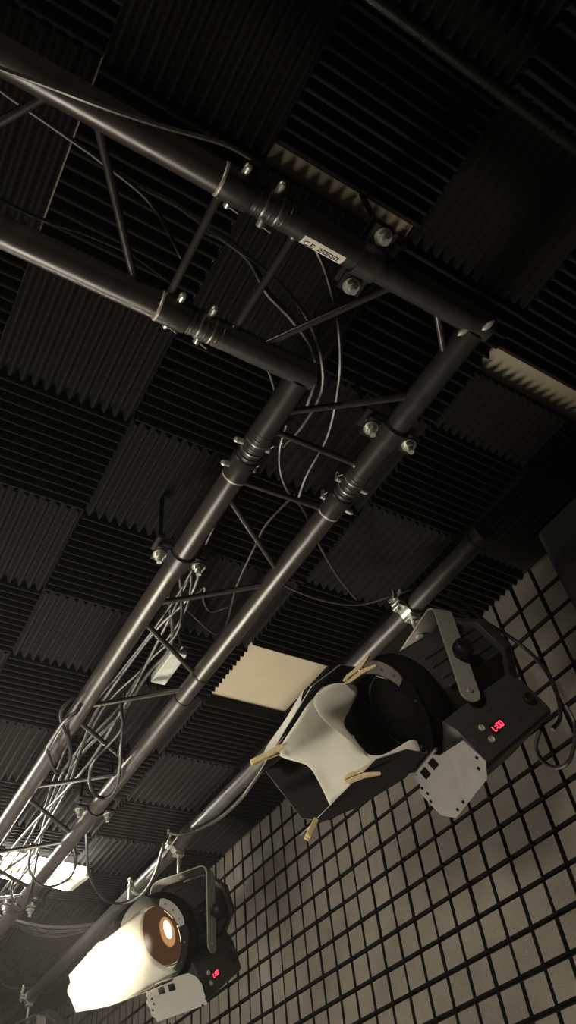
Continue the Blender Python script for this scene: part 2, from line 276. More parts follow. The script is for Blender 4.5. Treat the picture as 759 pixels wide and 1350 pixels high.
for k,(Y0,Y1) in enumerate(YB):
    rows=[(base[i+1],base[i]) for i in range(len(base)-1)]
    if k==1: rows=[(29.6,33.5),(25.7,29.6),(21.8,25.7),(17.95,21.8),(14.28,17.95),(11.5,13.45),(8.1,11.5),(4.2,8.1),(.3,4.2)]+[(base[i+1],base[i]) for i in range(10,len(base)-1)]
    if k==0: rows=[(29.6,33.5),(25.7,29.6),(21.8,25.7),(17.9,21.8),(14.28,17.9),(11.55,13.45),(7.9,11.55)]+rows[7:]
    if k==3: rows=rows[:3]+[(19.3,23.1),(15.85,19.3),(11.6,15.36)]+rows[6:]
    for X0,X1 in rows:
        xc=(X0+X1)/2
        idx=round((9.6-xc)/3.9)                      # row index, checkerboard
        ridge_y=((4-k)+idx)%2!=0
        d=round((xc+1.7)/3.9)
        if d==0: where='level with the cream patch'
        elif d>0: where=NUM[min(d,15)]+' nearer than cream patch'
        else: where=NUM[min(-d,15)]+' beyond cream patch'
        y0,y1=Y0,Y1
        if k==3 and 11<xc<14: y0=Y0+.035
        if k==5 and 11<xc<14: y1=Y1-.03
        panel(X0,X1,y0,y1,ridge_y,'foam panel, %s, %s'%(STRIP[k],where))
# ------------------------------------------------------------------ truss
TZ=2.662; TR=.025; PLY,PRY=.475,.705; P2X,P1X=-.531,-.301
JX=-.738; JY=.255
def P_(kind,t):
    return {'PL':(t,PLY,TZ),'PR':(t,PRY,TZ),'P1':(P1X,t,TZ),'P2':(P2X,t,TZ)}[kind]
def coupler(kind,t,sgn,parent,off,flip=1):
    """conical coupler of a truss joint: sleeve, grooves, two pins and their clips"""
    c=Vector(P_(kind,t)); ax=Vector((1,0,0)) if kind in('PL','PR') else Vector((0,1,0)); ax*=sgn
    mb=MB(); mb.lathe(c,ax,[(.0245,-.062),(.0272,-.0605),(.0272,-.012),(.0258,-.009),(.0240,-.008),(.0240,.050),(.0256,.052),(.0256,.060),(.0245,.061)],32)
    s=mb.build('coupler','truss_dark',parent,off); s['label']='black sleeve coupler joining the truss pipes'
    for h in (-.001,.012,.024,.036,.046):
        w=MB(); w.lathe(c+ax*h,ax,[(.0235,-.0028),(.0252,-.0022),(.0258,0),(.0252,.0022),(.0235,.0028)],32,closed=True); w.build('sleeve_ring','truss_dark' if h not in (.012,.036) else 'steel_dull',s,off)
    side=ax.cross(Vector((0,0,1))).normalized()*flip
    for q,(h,dn) in enumerate(((-.036,.25),(.022,.1))):
        d=(side+Vector((0,0,-dn))).normalized()
        p=MB(); p.cyl(c+ax*h-d*.036,c+ax*h+d*.040,.0062,seg=14); p.cyl(c+ax*h+d*.040,c+ax*h+d*.044,.0062,.004,14)
        pin=p.build('pin','steel',s,off)
        cl=MB(); e=c+ax*h-d*.034
        cl.tube(spline([e+Vector((0,0,-.012)),e+ax*.006+Vector((0,0,-.004)),e+ax*.011+Vector((0,0,.006)),e+ax*.004+Vector((0,0,.013)),e+Vector((0,0,.004)),e+ax*.020+Vector((0,0,-.010))],5),.0013,6)
        cl.build('spring_clip','steel',s,off)
    # bare metal scuffs at the coupler edge
    w=MB(); w.lathe(c-ax*.0625,ax,[(.0252,-.0035),(.0272,-.0015),(.0272,.0015),(.0252,.003)],32,closed=True); w.build('weld_bead','ring',s,off)
    return s
def chord(kind,a,b,parent,off):
    mb=MB(); mb.cyl(P_(kind,a),P_(kind,b),TR,seg=40); return mb.build('chord','truss',parent,off)
def brace(k1,t1,k2,t2,parent,off,r=.0066):
    a,b=Vector(P_(k1,t1)),Vector(P_(k2,t2)); d=(b-a).normalized()
    mb=MB(); mb.cyl(a+d*.018,b-d*.018,r,seg=14)
    o=mb.build('brace','truss',parent,off)
    for e,s in ((a,1),(b,-1)):
        w=MB(); w.lathe(e+d*s*.0235,d*s,[(r+.004,-.004),(r+.003,.001),(r+.0008,.004)],14); w.build('weld_bead','truss',o,off)
    return o
L0=(-2.8,.59,TZ)
t=thing('ladder_truss','long black ladder truss running from the corner joint down toward the lit fluorescent lamp','truss',L0)
chord('PL',JX-.055,-6.2,t,L0); chord('PR',JX-.055,-6.2,t,L0)
zz=[('PL',-.808,'PR',-.797),('PL',-.845,'PR',-1.012),('PR',-1.048,'PL',-1.230),('PL',-1.282,'PR',-1.443),('PR',-1.496,'PL',-1.682),('PL',-1.736,'PR',-1.908),('PR',-1.965,'PL',-2.135),('PL',-2.182,'PR',-2.39)]
xx=-2.43
while xx>-6: 
    zz+=[('PR',xx,'PL',xx-.18),('PL',xx-.23,'PR',xx-.40)]; xx-=.45
for a in zz: brace(*a,t,L0)
L1=(-.416,-1.,TZ)
t=thing('ladder_truss','short wide-looking black ladder truss overhead in the upper left, nearest the camera','truss',L1)
chord('P1',JY-.045,-2.6,t,L1); chord('P2',JY-.045,-2.6,t,L1)
for a in [('P1',.2,'P2',.2),('P1',-.007,'P2',.155),('P1',-.056,'P2',-.22),('P2',-.27,'P1',-.43),('P1',-.48,'P2',-.64),('P2',-.69,'P1',-.85),('P1',-.9,'P2',-1.06)]: brace(*a,t,L1)
L2=(P1X,PRY,TZ)
t=thing('truss_corner','black right-angle truss corner piece with a white paper sticker on one pipe','truss',L2)
def chord_corner(kind,a,b):
    mb=MB(); mb.cyl(P_(kind,a),P_(kind,b),TR,seg=40); return mb.build('chord','truss_dark',t,L2)
cp1=chord_corner('P1',JY+.02,PRY+.024); chord_corner('P2',JY+.02,PLY+.024); chord_corner('PL',JX+.02,P2X-.015); chord_corner('PR',JX+.02,P1X-.015)
for a in [('P1',.334,'P2',.325),('P1',.538,'P2',.372),('P1',.607,'PR',-.392),('PR',-.470,'PL',-.632),('PL',-.668,'PR',-.665)]: brace(*a,t,L2)
for k,tt,s,fl in (('PL',JX,1,1),('PR',JX,1,-1),('P1',JY,1,1),('P2',JY,1,1)): coupler(k,tt,s,t,L2,fl)
for cc,rr in (((P2X+.003,PLY-.026,TZ-.012),.008),((P1X-.018,PRY-.022,TZ-.016),.009),((P1X+.012,PRY+.004,TZ-.027),.008)):
    w=MB(); w.lathe(cc,(1,.3,0),[(.001,-rr*1.6),(rr*.55,-rr),(rr*.7,0),(rr*.5,rr),(.001,rr*1.7)],10); o=w.build('weld_bead','ring',t,L2); o['label']='bright bare-metal scuff at the corner weld'
# sticker curved round the lower left of the nearest pipe
mb=MB(); n=8; a0,a1=math.radians(196),math.radians(258); y0,y1=.342,.420
V=[[mb.bm.verts.new((P1X+math.cos(a0+(a1-a0)*i/n)*.0256,y,TZ+math.sin(a0+(a1-a0)*i/n)*.0256)) for i in range(n+1)] for y in (y0,y1)]
for i in range(n): mb.face([V[0][i],V[0][i+1],V[1][i+1],V[1][i]],0,True)
st=mb.build('sticker','sticker',cp1,L2); st['label']='white paper sticker with a CE mark'
def text_mesh(txt,size,mtx,name,m,parent,off):
    cu=bpy.data.curves.new(name,'FONT'); cu.body=txt; cu.size=size; cu.extrude=.0002; cu.align_x='LEFT'
    tmp=bpy.data.objects.new(name,cu); COL.objects.link(tmp)
    dg=bpy.context.evaluated_depsgraph_get(); me=bpy.data.meshes.new_from_object(tmp.evaluated_get(dg)); COL.objects.unlink(tmp); bpy.data.objects.remove(tmp)
    me.transform(Matrix.Translation(-Vector(off))@mtx); me.materials.clear(); me.materials.append(M[m]); me.name=name
    o=bpy.data.objects.new(name,me); COL.objects.link(o); o.parent=parent; return o
am=math.radians(231)
nrm=Vector((math.cos(am),0,math.sin(am))); tx=Vector((0,1,0)); ty=nrm.cross(tx)
def tm(y,h): 
    p=Vector((P1X,y,TZ))+nrm*.0258+ty*h; return Matrix(((tx.x,ty.x,nrm.x,p.x),(tx.y,ty.y,nrm.y,p.y),(tx.z,ty.z,nrm.z,p.z),(0,0,0,1)))
o=text_mesh('CE',.017,tm(.346,-.007),'printed_mark','ink',st,L2)
for i,hh in enumerate((.004,0,-.004)):
    w=MB()
    for j in range(9):
        p=Vector((P1X,.376+j*.0043,TZ))+nrm*.0258+ty*hh; w.box(p,(.0014+.0006*((j*7+i)%3),.0009,.00015),(tx,ty,nrm))
    w.build('printed_line','ink',st,L2)
# ------------------------------------------------------------------ half couplers that hold the truss
def truss_clamp(kind,tv,label):
    c=Vector(P_(kind,tv)); ax=Vector((1,0,0)) if kind in('PL','PR') else Vector((0,1,0)); sd=ax.cross(Vector((0,0,1)))
    t=thing('truss_clamp',label,'clamp',c,group=None)
    mb=MB(); R=[]; n=22; w=.021
    prof=[]
    for i in range(n+1):
        a=-PI*i/n; prof.append((math.cos(a),math.sin(a)))
    ring=lambda s,r:[c+ax*s+sd*(x*r)+Vector((0,0,z*r)) for x,z in prof]
    for s0 in (1,):
        rows=[ring(-w,.0256),ring(-w,.0305),ring(w,.0305),ring(w,.0256)]
        V=[[mb.bm.verts.new(p) for p in r] for r in rows]
        for i in range(4):
            a,b=V[i],V[(i+1)%4]
            for j in range(n): mb.face([a[j],a[j+1],b[j+1],b[j]],0,True)
    for s in (1,-1): mb.box(c+sd*s*.043+Vector((0,0,-.001)),(.017,w,.0035),(sd,ax,Vector((0,0,1))))
    mb.build('band','truss_dark',t,c)
    top=MB(); top.box(c+Vector((0,0,.0285)),(.060,w,.0035),(sd,ax,Vector((0,0,1)))); top.build('saddle_plate','truss_dark',t,c)
    for s in (1,-1):
        b=c+sd*s*.047
        m2=MB(); m2.cyl(b+Vector((0,0,-.030)),b+Vector((0,0,.020)),.0058,seg=14); bo=m2.build('bolt','steel',t,c)
        m5=MB(); m5.cyl(b+Vector((0,0,.021)),b+Vector((0,0,CZ-TZ-.012)),.0050,seg=12); o5=m5.build('threaded_rod','matte_black',t,c)
        m3=MB(); m3.cyl(b+Vector((0,0,-.0175)),b+Vector((0,0,-.0075)),.0105,seg=6); m3.build('nut','steel',bo,c)
        m4=MB(); m4.cyl(b+Vector((0,0,-.0074)),b+Vector((0,0,-.0046)),.0150,seg=20); m4.build('washer','steel',bo,c)
truss_clamp('P1',.461,'black two-bolt clamp around the truss pipe beside the white paper sticker')
truss_clamp('PR',-.574,'black two-bolt clamp on the right corner pipe, between the corner and its joint')
truss_clamp('PL',-1.064,'two-bolt clamp on the left pipe of the long truss')
truss_clamp('PR',-2.205,'two-bolt clamp on the right truss pipe, above the fluorescent lamp')
truss_clamp('PR',-3.0,'two-bolt clamp on the right truss pipe, past the fluorescent lamp')
truss_clamp('PL',-2.62,'two-bolt clamp on the left truss pipe at the left picture edge')
# ------------------------------------------------------------------ low pipe and ceiling rail
PY,PZ,PR_=1.100,2.70,.0242
mb=MB(); mb.lathe((-.722,PY,PZ),(-1,0,0),[(.0200,.030),(.0210,.0),(.0300,0),(.0300,.007),(PR_,.0085),(PR_,.030),(.0262,.031),(.0262,.040),(PR_,.041),(PR_,5.7),(.001,5.7)],36)
tag(mb.build('lighting_pipe','pipe'),'long black pipe near the grid wall, both stage lights hang from it','pipe')
mb=MB(); mb.cyl((.002,-2.8,2.775),(.002,1.40,2.775),.0125,seg=32)
tag(mb.build('ceiling_rail','black_gloss'),'black pipe under the ceiling crossing the dark upper right corner','pipe')
for yy in (0.02,): pass
# ------------------------------------------------------------------ pipe clamps for the lights
def pipe_clamp(x,label,rot=0.,wing=True,drop=.085,side=-1):
    c=Vector((x,PY,PZ)); t=thing('pipe_clamp',label,'clamp',c)
    mb=MB(); n=26; w=.0165
    ring=lambda s,r:[c+Vector((s,math.cos(2*PI*i/n)*r,math.sin(2*PI*i/n)*r)) for i in range(n)]
    mb.rings([ring(-w,.0246),ring(-w,.0295),ring(w,.0295),ring(w,.0246)],closed=True)
    mb.build('band','steel',t,c)
    lug=MB(); lug.box(c+Vector((0,side*.037,.006)),(.0155,.011,.0045)); lug.box(c+Vector((0,side*.037,-.008)),(.0155,.011,.0045)); lug.build('lug','steel',t,c,bevel=.0015)
    b=MB(); p=c+Vector((0,side*.040,0)); b.cyl(p+Vector((0,0,-.020)),p+Vector((0,0,.052)),.0045,seg=12); bo=b.build('bolt','steel',t,c)
    wn=MB(); q=p+Vector((0,0,.022)); wn.cyl(q-Vector((0,0,.006)),q+Vector((0,0,.006)),.0085,seg=14)
    for s in (1,-1): wn.prism([q+Vector((s*.006,-.002,-.005)),q+Vector((s*.026,-.002,.004)),q+Vector((s*.028,-.002,.014)),q+Vector((s*.019,-.002,.013)),q+Vector((s*.006,-.002,.005))],(0,.004,0))
    wn.build('wing_nut','steel',bo,c,bevel=.0008)
    ba=MB(); ba.box(c+Vector((0,0,-.0335)),(.014,.017,.0055)); ba.cyl(c+Vector((0,0,-.039)),c+Vector((0,0,-drop+.003)),.0055,seg=14); ba.build('spigot','steel',t,c,bevel=.001)
    return t
# ------------------------------------------------------------------ stage lights
SEG={'L':'def','0':'abcdef','1':'bc',':':'x'}
def stage_light(FIX,label,lit,top_len,which):
    O,beta,tau=FIX; O=Vector(O); b,tt=math.radians(beta),math.radians(tau)
    p=Vector((math.cos(b),-math.sin(b),0)); hy=Vector((-math.sin(b),-math.cos(b),0)); Zv=Vector((0,0,1))
    a=hy*math.cos(tt)-Zv*math.sin(tt); w=hy*math.sin(tt)+Zv*math.cos(tt)
    rot=Matrix((-p,a,w)).transposed()
    root=thing('stage_light',label,'stage light',O,rot)
    B=lambda mb,n,m,par=root,bev=0.: mb.build(n,m,par,None,True,bev)
    V=Vector
    # housing: long octagonal body with side ribs
    def octo(y,r,k=.42): 
        q=r*k
        return [V((r,y,q)),V((q,y,r)),V((-q,y,r)),V((-r,y,q)),V((-r,y,-q)),V((-q,y,-r)),V((q,y,-r)),V((r,y,-q))]
    mb=MB(); mb.rings([octo(-.150,.090),octo(-.140,.0965),octo(.070,.0965),octo(.085,.090),octo(.128,.090)],sm=False)
    for z in (-.066,-.028,.022,.062): 
        for s in (1,-1): mb.box((s*.0965,-.035,z*.62),(.0035,.100,.0030))
    for x in (-.035,0,.035): mb.box((x,-.035,.0985),(.004,.100,.004))
    body=B(mb,'housing','body',root,.002)
    mb=MB(); mb.rings([octo(-.205,.070),octo(-.195,.096),octo(-.172,.106),octo(-.150,.106),octo(-.146,.098)],sm=False); B(mb,'rear_cover','body',root,.002)
    mb=MB(); mb.lathe((0,0,0),(0,1,0),[(.094,.100),(.118,.104),(.124,.112),(.124,.150),(.118,.158),(.118,.176),(.100,.178),(.100,.135),(.094,.130)],48,closed=True); B(mb,'front_collar','matte_black')
    mb=MB(); mb.lathe((0,0,0),(0,1,0),[(.001,.137),(.030,.1365),(.060,.134),(.085,.129),(.099,.124),(.099,.110),(.001,.110)],48)
    ln=B(mb,'lens','lens_warm' if lit else 'lens_off')
    if lit:
        def disc(cx,cz,rx,rz,y):
            m_=MB(); m_.prism([V((cx+rx*math.cos(2*PI*k/28),y,cz+rz*math.sin(2*PI*k/28))) for k in range(28)],(0,.0008,0)); return m_
        B(disc(.030,.006,.026,.044,.1380),'lens_hot_zone','lens_halo',ln)
        B(disc(.034,.012,.013,.027,.1390),'led_emitter','lens_on',ln)
    # retaining ring seen as three bright arcs inside the collar
    for a0,a1 in ((-18,12),(28,50)):
        mb=MB(); R=[]
        for i in range(9):
            th=math.radians(a0+(a1-a0)*i/8); c,s=math.cos(th),math.sin(th)
            R.append([V((c*r,y,s*r)) for r,y in ((.088,.150),(.0985,.150),(.0985,.176),(.088,.166))])
        mb.rings(R,sm=False); o=B(mb,'retaining_clip','ring'); o['label']='bright metal clip inside the lens collar'
    # accessory frame: octagonal plate with lobes and holes
    mb=MB(); n=64; inner=[];outer=[]
    for i in range(n):
        th=2*PI*i/n; c,s=math.cos(th),math.sin(th)
        ro=.124+.010*max(0,math.cos(4*th))**3
        outer.append((c*ro,s*ro)); inner.append((c*.101,s*.101))
    rows=[[V((x,y,z)) for x,z in L] for L,y in ((inner,.179),(outer,.179),(outer,.183),(inner,.183))]
    mb.rings(rows,closed=True,sm=False); fr=B(mb,'accessory_frame','matte_black')
    mb=MB(); n2=12; R=[]
    for i in range(n2+1):
        th=math.radians(8+50*i/n2); c,s=math.cos(th),math.sin(th); ro=.128+.010*math.sin(PI*i/n2)**.5
        R.append([V((c*r,y,s*r)) for r,y in ((.106,.184),(ro,.184),(ro,.1865),(.106,.1865))])
    mb.rings(R,sm=False); bk=B(mb,'frame_bracket','leafgrey',fr); bk['label']='grey bracket with three holes on the lens frame'
    for d in (18,33,48):
        th=math.radians(d); mb=MB(); mb.cyl((math.cos(th)*.121,.1866,math.sin(th)*.121),(math.cos(th)*.121,.1872,math.sin(th)*.121),.0036,seg=10); B(mb,'bracket_hole','black',fr)
    for i in range(12):
        mb=MB(); th=2*PI*(i+.5)/12; mb.cyl((math.cos(th)*.113,.1835,math.sin(th)*.113),(math.cos(th)*.113,.1842,math.sin(th)*.113),.0034,seg=10); B(mb,'mounting_hole','black',fr)
    # control box
    mb=MB(); poly=[(.100,-.122),(.100,-.205),(.092,-.214),(-.092,-.214),(-.100,-.205),(-.100,-.122),(-.085,-.088),(.085,-.088)]
    mb.prism([V((x,-.118,z)) for x,z in poly],(0,.264,0)); cb=B(mb,'control_box','body',root,.002)
    mb=MB(); mb.box((.1005,.013,-.167),(.0012,.118,.040)); pn=B(mb,'control_panel','body',cb)
    mb=MB(); mb.box((.1022,.0525,-.1655),(.0006,.022,.0105)); ds=B(mb,'display_window','black',cb); ds['label']='small dark display window reading L:00 in red'
    # red seven segment digits: reading direction -y, up +z
    dg=MB(); h=.0058; wd=.0068; th_=.0011
    y=.0525+.0150
    for ch in 'L:00':
        if ch==':':
            for dz in (-.003,.003): dg.box((.1031,y,-.1655+dz),(.0004,.0011,.0011))
            y-=.0052; continue
        seg={'a':((0,h),(wd/2,th_)),'d':((0,-h),(wd/2,th_)),'g':((0,0),(wd/2,th_)),'f':((wd/2,h/2),(th_,h/2)),'e':((wd/2,-h/2),(th_,h/2)),'b':((-wd/2,h/2),(th_,h/2)),'c':((-wd/2,-h/2),(th_,h/2))}
        yc=y-wd/2
        for sname in SEG[ch]:
            (oy,oz),(hy_,hz)=seg[sname]; dg.box((.1031,yc+oy,-.1655+oz),(.0004,hy_*.86,hz*.86))
        y-=.0105
    B(dg,'digit','digits',ds)
    for yy,zz_ in ((.090,-.149),(.092,-.178)):
        mb=MB(); mb.lathe((.1012,yy,zz_),(1,0,0),[(.0075,0),(.0075,.003),(.0060,.004),(.0055,.002),(.001,.002)],18); B(mb,'button','ring',cb)
    mb=MB(); mb.lathe((.1012,-.084,-.163),(1,0,0),[(.0150,0),(.0150,.006),(.0120,.008),(.0105,.003),(.001,.003)],20); mb.box((.108,-.084,-.163),(.003,.002,.008)); B(mb,'power_socket','black',cb)
    # yoke: flat bar bent to a U, hung in the vertical plane through the pivot
    H=lambda x,f,u: V((x,f*math.cos(tt)-u*math.sin(tt),f*math.sin(tt)+u*math.cos(tt)))
    hw,top,arm=.0240,.150,-.098; X0=.117; rb=.030; T_=.0045
    path=[(X0,arm)]
    for i in range(9):
        th=PI/2*i/8; path.append((X0-rb+rb*math.cos(th),top-rb+rb*math.sin(th)))
    path+= [(-x,z) for x,z in path[::-1]]
    mb=MB(); R=[]
    ends=[]
    def section(i,half):
        x,z=path[i]
        a_=V((path[max(i-1,0)][0],0,path[max(i-1,0)][1])); b_=V((path[min(i+1,len(path)-1)][0],0,path[min(i+1,len(path)-1)][1]))
        d=(b_-a_).normalized(); nn=V((d.z,0,-d.x))
        q=[]
        for s,e in ((-half,-T_/2),(half,-T_/2),(half,T_/2),(-half,T_/2)):
            q.append(H(x+nn.x*e,s,z+nn.z*e))
        return q
    # rounded ends
    def endcap(i,sgn):
        x,z=path[i]; out=[]
        for k in range(1,6):
            f=k/5.; hh=hw*math.sqrt(max(0.,1-f*f))
            zz2=z-hw*f
            out.append([H(x+e,s,zz2) for s,e in ((-max(hh,.0012),-sgn*T_/2),(max(hh,.0012),-sgn*T_/2),(max(hh,.0012),sgn*T_/2),(-max(hh,.0012),sgn*T_/2))])
        return out
    mid=[section(i,hw) for i in range(len(path))]
    # orient the caps like the neighbouring section
    def sgn_of(sec,x): 
        return 1 if (sec[2].x>x) else -1
    e0=endcap(0,sgn_of(mid[0],path[0][0])); e1=endcap(len(path)-1,sgn_of(mid[-1],path[-1][0]))
    mb.rings(e0[::-1]+mid+e1,sm=False)
    yk=B(mb,'yoke','bracket',root,.0006)
    mb=MB(); mb.cyl(H(0,0,top-.012),H(0,0,top+.012),.006,seg=14); mb.cyl(H(0,0,top-.011),H(0,0,top-.003),.0115,seg=6); B(mb,'yoke_bolt','steel',yk)
    for s in (1,-1):
        mb=MB(); mb.cyl(H(s*(X0+.003),0,arm+.004),H(s*(X0+.0055),0,arm+.004),.0058,seg=14); B(mb,'screw','steel',yk)
        mb=MB(); mb.cyl((s*.088,0,0),(s*(X0-.002),0,0),.014,seg=18); mb.lathe((s*(X0+.003),0,0),(s,0,0),[(.012,0),(.012,.010),(.021,.012),(.023,.016),(.023,.032),(.019,.037),(.001,.037)],12); B(mb,'tilt_knob','black',yk)
    # barn door leaves
    def leaf(name,poly,thick,m,label=None,holes=(),slots=()):
        mb=MB(); P=[V(q) for q in poly]; nn=(P[1]-P[0]).cross(P[2]-P[0]).normalized()*thick
        mb.prism(P,nn)
        mb.bm.faces.ensure_lookup_table()
        for f in mb.bm.faces[2:]: f.material_index=1
        o=B(mb,name,[m,'leafedge'])
        if label: o['label']=label
        return o
    lo=[(-.030,-.122),(.045,-.122),(.060,-.135),(.140,-.150),(.146,-.206),(.117,-.229),(-.030,-.237),(-.060,-.212),(-.064,-.152),(-.040,-.140)]
    if lit: lo=[(-.030,-.112),(.100,-.112),(.122,-.128),(.134,-.150),(.134,-.206),(-.050,-.214),(-.072,-.155),(-.050,-.135)]
    o=leaf('door_leaf',[(x,.190,z) for x,z in lo],.0018,'leafgrey','pale grey door leaf hanging straight down in front of the control box')
    for x,z in ((-.048,-.150),(-.046,-.165),(.135,-.190),(.118,-.205),(.020,-.226),(-.008,-.228),(-.055,-.180)):
        mb=MB(); mb.cyl((x,.1922,z),(x,.1928,z),.0036,seg=10); B(mb,'rivet_hole','matte_black',o)
    for x in (-.012,.026):
        mb=MB(); mb.box((x+.004,.1924,-.136),(.011,.0005,.0095)); B(mb,'hinge_slot','matte_black',o)
    mb=MB(); mb.cyl((-.04,.187,-.121),(.06,.187,-.121),.004,seg=10); B(mb,'hinge','leafgrey',o)
    zt=.116
    if not lit: leaf('door_leaf',[(-.07,.188,zt),(.05,.188,zt),(.128,.29,zt-.006),(.122,.378,zt-.014),(-.215,.385,zt-.010),(-.205,.30,zt-.004)],.0016,'leafblack','black upper door leaf pointing forward over the paper')
    tn=math.tan(math.radians(20)); xl=lambda y:-.124-(y-.19)*tn
    leaf('door_leaf',[(xl(.19),.19,-.05),(xl(.19),.19,.05),(xl(.25),.25,.055 if lit else .095),(xl(.36),.36,.01) if lit else (xl(.378),.378,.10),(xl(.36),.36,-.03) if lit else (xl(.378),.378,-.030),(xl(.335),.335,-.070),(xl(.25),.25,-.085)],.0016,'leafblack','black far side door leaf angled outward')
    zb=lambda y:-.120+(y-.19)*tn
    if lit: leaf('door_leaf',[(.050,.200,-.1135),(-.05,.215,-.1135),(-.11,.265,-.1135),(-.125,.30,-.1125),(-.06,.285,-.1125),(.06,.235,-.1135)],-.0016,'leafblack','black lower door leaf added under the paper to block its glow')  # leaf added to keep the lit paper's glow off the grey leaf
    else: leaf('door_leaf',[(.050,.205,zb(.205)),(-.05,.208,zb(.208)),(-.146,.28,zb(.28)),(-.195,.373,zb(.373)),(-.231,.383,zb(.383)),(.066,.330,zb(.330)),(.085,.27,zb(.27))],-.0016,'leafblack','black lower door leaf tipped up under the paper')
    return root,B,H,(p,a,w,O,tt)
def sheet(G,sub=5):
    """smooth surface through a grid of points"""
    rows=[spline(r,sub) for r in G]; cols=list(zip(*rows)); full=list(zip(*[spline(c,sub) for c in cols]))
    return full
def paper(name,label,grids,root,cat='paper',names=None,mats='paper'):
    t=thing(name,label,cat,root.matrix_world.translation,root.matrix_world.to_3x3())
    for G,nm in zip(grids,names):
        F=sheet(G); mb=MB(); V=[[mb.bm.verts.new(p) for p in r] for r in F]
        for i in range(len(V)-1):
            for j in range(len(V[0])-1): mb.face([V[i][j],V[i+1][j],V[i+1][j+1],V[i][j+1]],0,True)
        o=mb.build(nm,mats,t,None,True)
        so=o.modifiers.new('paper_thickness','SOLIDIFY'); so.thickness=.0006
    return t
pipe_clamp(-1.019,'silver pipe clamp with wing nut holding the unlit stage light','',drop=.083,side=-1)
s1,_,_,f1=stage_light(FIX1,'unlit black stage light with curled white paper pinned between its door leaves',False,0,1)
pipe_clamp(-2.4267,'silver pipe clamp with wing nut holding the lit stage light',drop=.10,side=-1)
s2,_,_,f2=stage_light(FIX2,'glowing stage light lower in the picture, its front covered by brightly lit paper',True,0,2)
bpy.context.view_layer.update()
paper('diffusion_paper','curled white paper sheet pinned inside the doors of the unlit stage light',[PAPER1_MAIN,PAPER1_FLAP,PAPER1_TONGUE,PAPER1_OUTER],s1,names=['main_sheet','curled_flap','curled_tongue','outer_flap'])
paper('diffusion_paper','overexposed white paper sheet across the front of the lit stage light',[PAPER2],s2,names=['main_sheet'])
# ------------------------------------------------------------------ clothespins
def clothespin(A,Bp,label,nrm):
    A,Bp=Vector(A),Vector(Bp); d=(Bp-A).normalized(); mid=(A+Bp)/2; n=Vector(nrm); n=(n-d*n.dot(d)).normalized(); sdv=d.cross(n)
    Ln=.072; t=thing('clothespin',label,'clothespin',mid,group=None)
    mb_off=mid
    for s in (1,-1):
        mb=MB(); h=Ln/2
        prof=[(-h,.0008),(-h,.0052),(-h+.012,.0086),(.004,.0092),(h,.0150),(h,.0100),(.012,.0022),(.004,.0010),(-h+.020,.0010),(-h+.016,.0022),(-h+.012,.0008)]
        mb.prism([mid+d*x+n*(s*z)-sdv*.0052 for x,z in prof],sdv*.0104); mb.build('jaw','wood',t,mb_off,bevel=.0008)
    sp=MB(); pts=[]
    for i in range(40):
        th=2*PI*i/10; pts.append(mid+d*(.006+.0035*math.cos(th))+n*(.0035*math.sin(th))+sdv*(-.0055+.011*i/39))
    sp.tube(pts,.0008,6)
    for s in (1,-1): sp.tube(spline([mid+d*.006+sdv*(s*.0055),mid+d*.002+sdv*(s*.005)+n*(s*.004),mid-d*.004+sdv*(s*.0035)+n*(s*.0075),mid-d*.005-sdv*(s*.0035)+n*(s*.0078)],4),.0008,6)
    sp.build('spring','steel',t,mb_off)
LB=['wooden clothespin clamping the upper edge of the curled paper near the low pipe','wooden clothespin at the far left tip of the curled paper','wooden clothespin lying along the black lower leaf at the paper edge','small wooden clothespin poking down below the black lower door leaf tip']
for (A,Bp),l in zip(PINS1,LB): clothespin(A,Bp,l,f1[2] if 'tip' not in l else f1[0])
# ------------------------------------------------------------------ third stage light, only its end shows
pipe_clamp(-4.14,'far silver pipe clamp with wing nut near the bottom left corner',drop=.09)
stage_light(((-4.14,1.107,2.455),-15.,40.),'far unlit stage light in the bottom left corner, mostly behind the glowing one',False,0,3)
# ------------------------------------------------------------------ other small things on the pipe
c=Vector((-2.80,PY,PZ)); t=thing('eye_bolt_clamp','small silver clamp with a dangling bolt on the pipe above the lit stage light','clamp',c)
mb=MB(); n=24; ring=lambda s,r:[c+Vector((s,math.cos(2*PI*i/n)*r,math.sin(2*PI*i/n)*r)) for i in range(n)]
mb.rings([ring(-.010,.0246),ring(-.010,.0275),ring(.010,.0275),ring(.010,.0246)],closed=True); mb.build('band','steel',t,c)
mb=MB(); q=c+Vector((0,-.034,.004)); mb.cyl(q+Vector((0,0,-.055)),q+Vector((0,0,.026)),.0055,seg=12); bo=mb.build('bolt','steel',t,c)
mb=MB(); mb.cyl(q+Vector((0,0,-.012)),q+Vector((0,0,.0)),.0115,seg=6); mb.cyl(q+Vector((0,0,.014)),q+Vector((0,0,.022)),.0105,seg=6); mb.build('nut','steel',bo,c)
mb=MB(); a=Vector((-2.30,1.058,2.70)); b=Vector((-2.60,1.064,2.665)); d=(b-a).normalized(); up=Vector((0,.55,.83)).normalized(); up=(up-d*up.dot(d)).normalized(); nn=d.cross(up); poly=[]
for i in range(9):
    th=-PI/2+PI*i/8; poly.append(b+d*(math.cos(th)*.020)+up*(math.sin(th)*.020))
poly+=[a+up*.020,a-up*.020]
mb.prism(poly,nn*.004); tag(mb.build('steel_strip','bracket',bevel=.0008),'flat grey metal strip with a rounded end beside the clamp of the lit light','metal strip')
for xt,lb in ((-1.427,'black tape band on the right truss pipe, just above the adapter end'),(-1.540,'black tape band on the right truss pipe, just below the adapter end')):
    mb=MB(); mb.lathe((xt,PRY,TZ),(1,.06,0),[(.0253,-.0035),(.0268,-.0030),(.0268,.0030),(.0253,.0035)],32,closed=True); tag(mb.build('tape_band','black'),lb,'tape band')
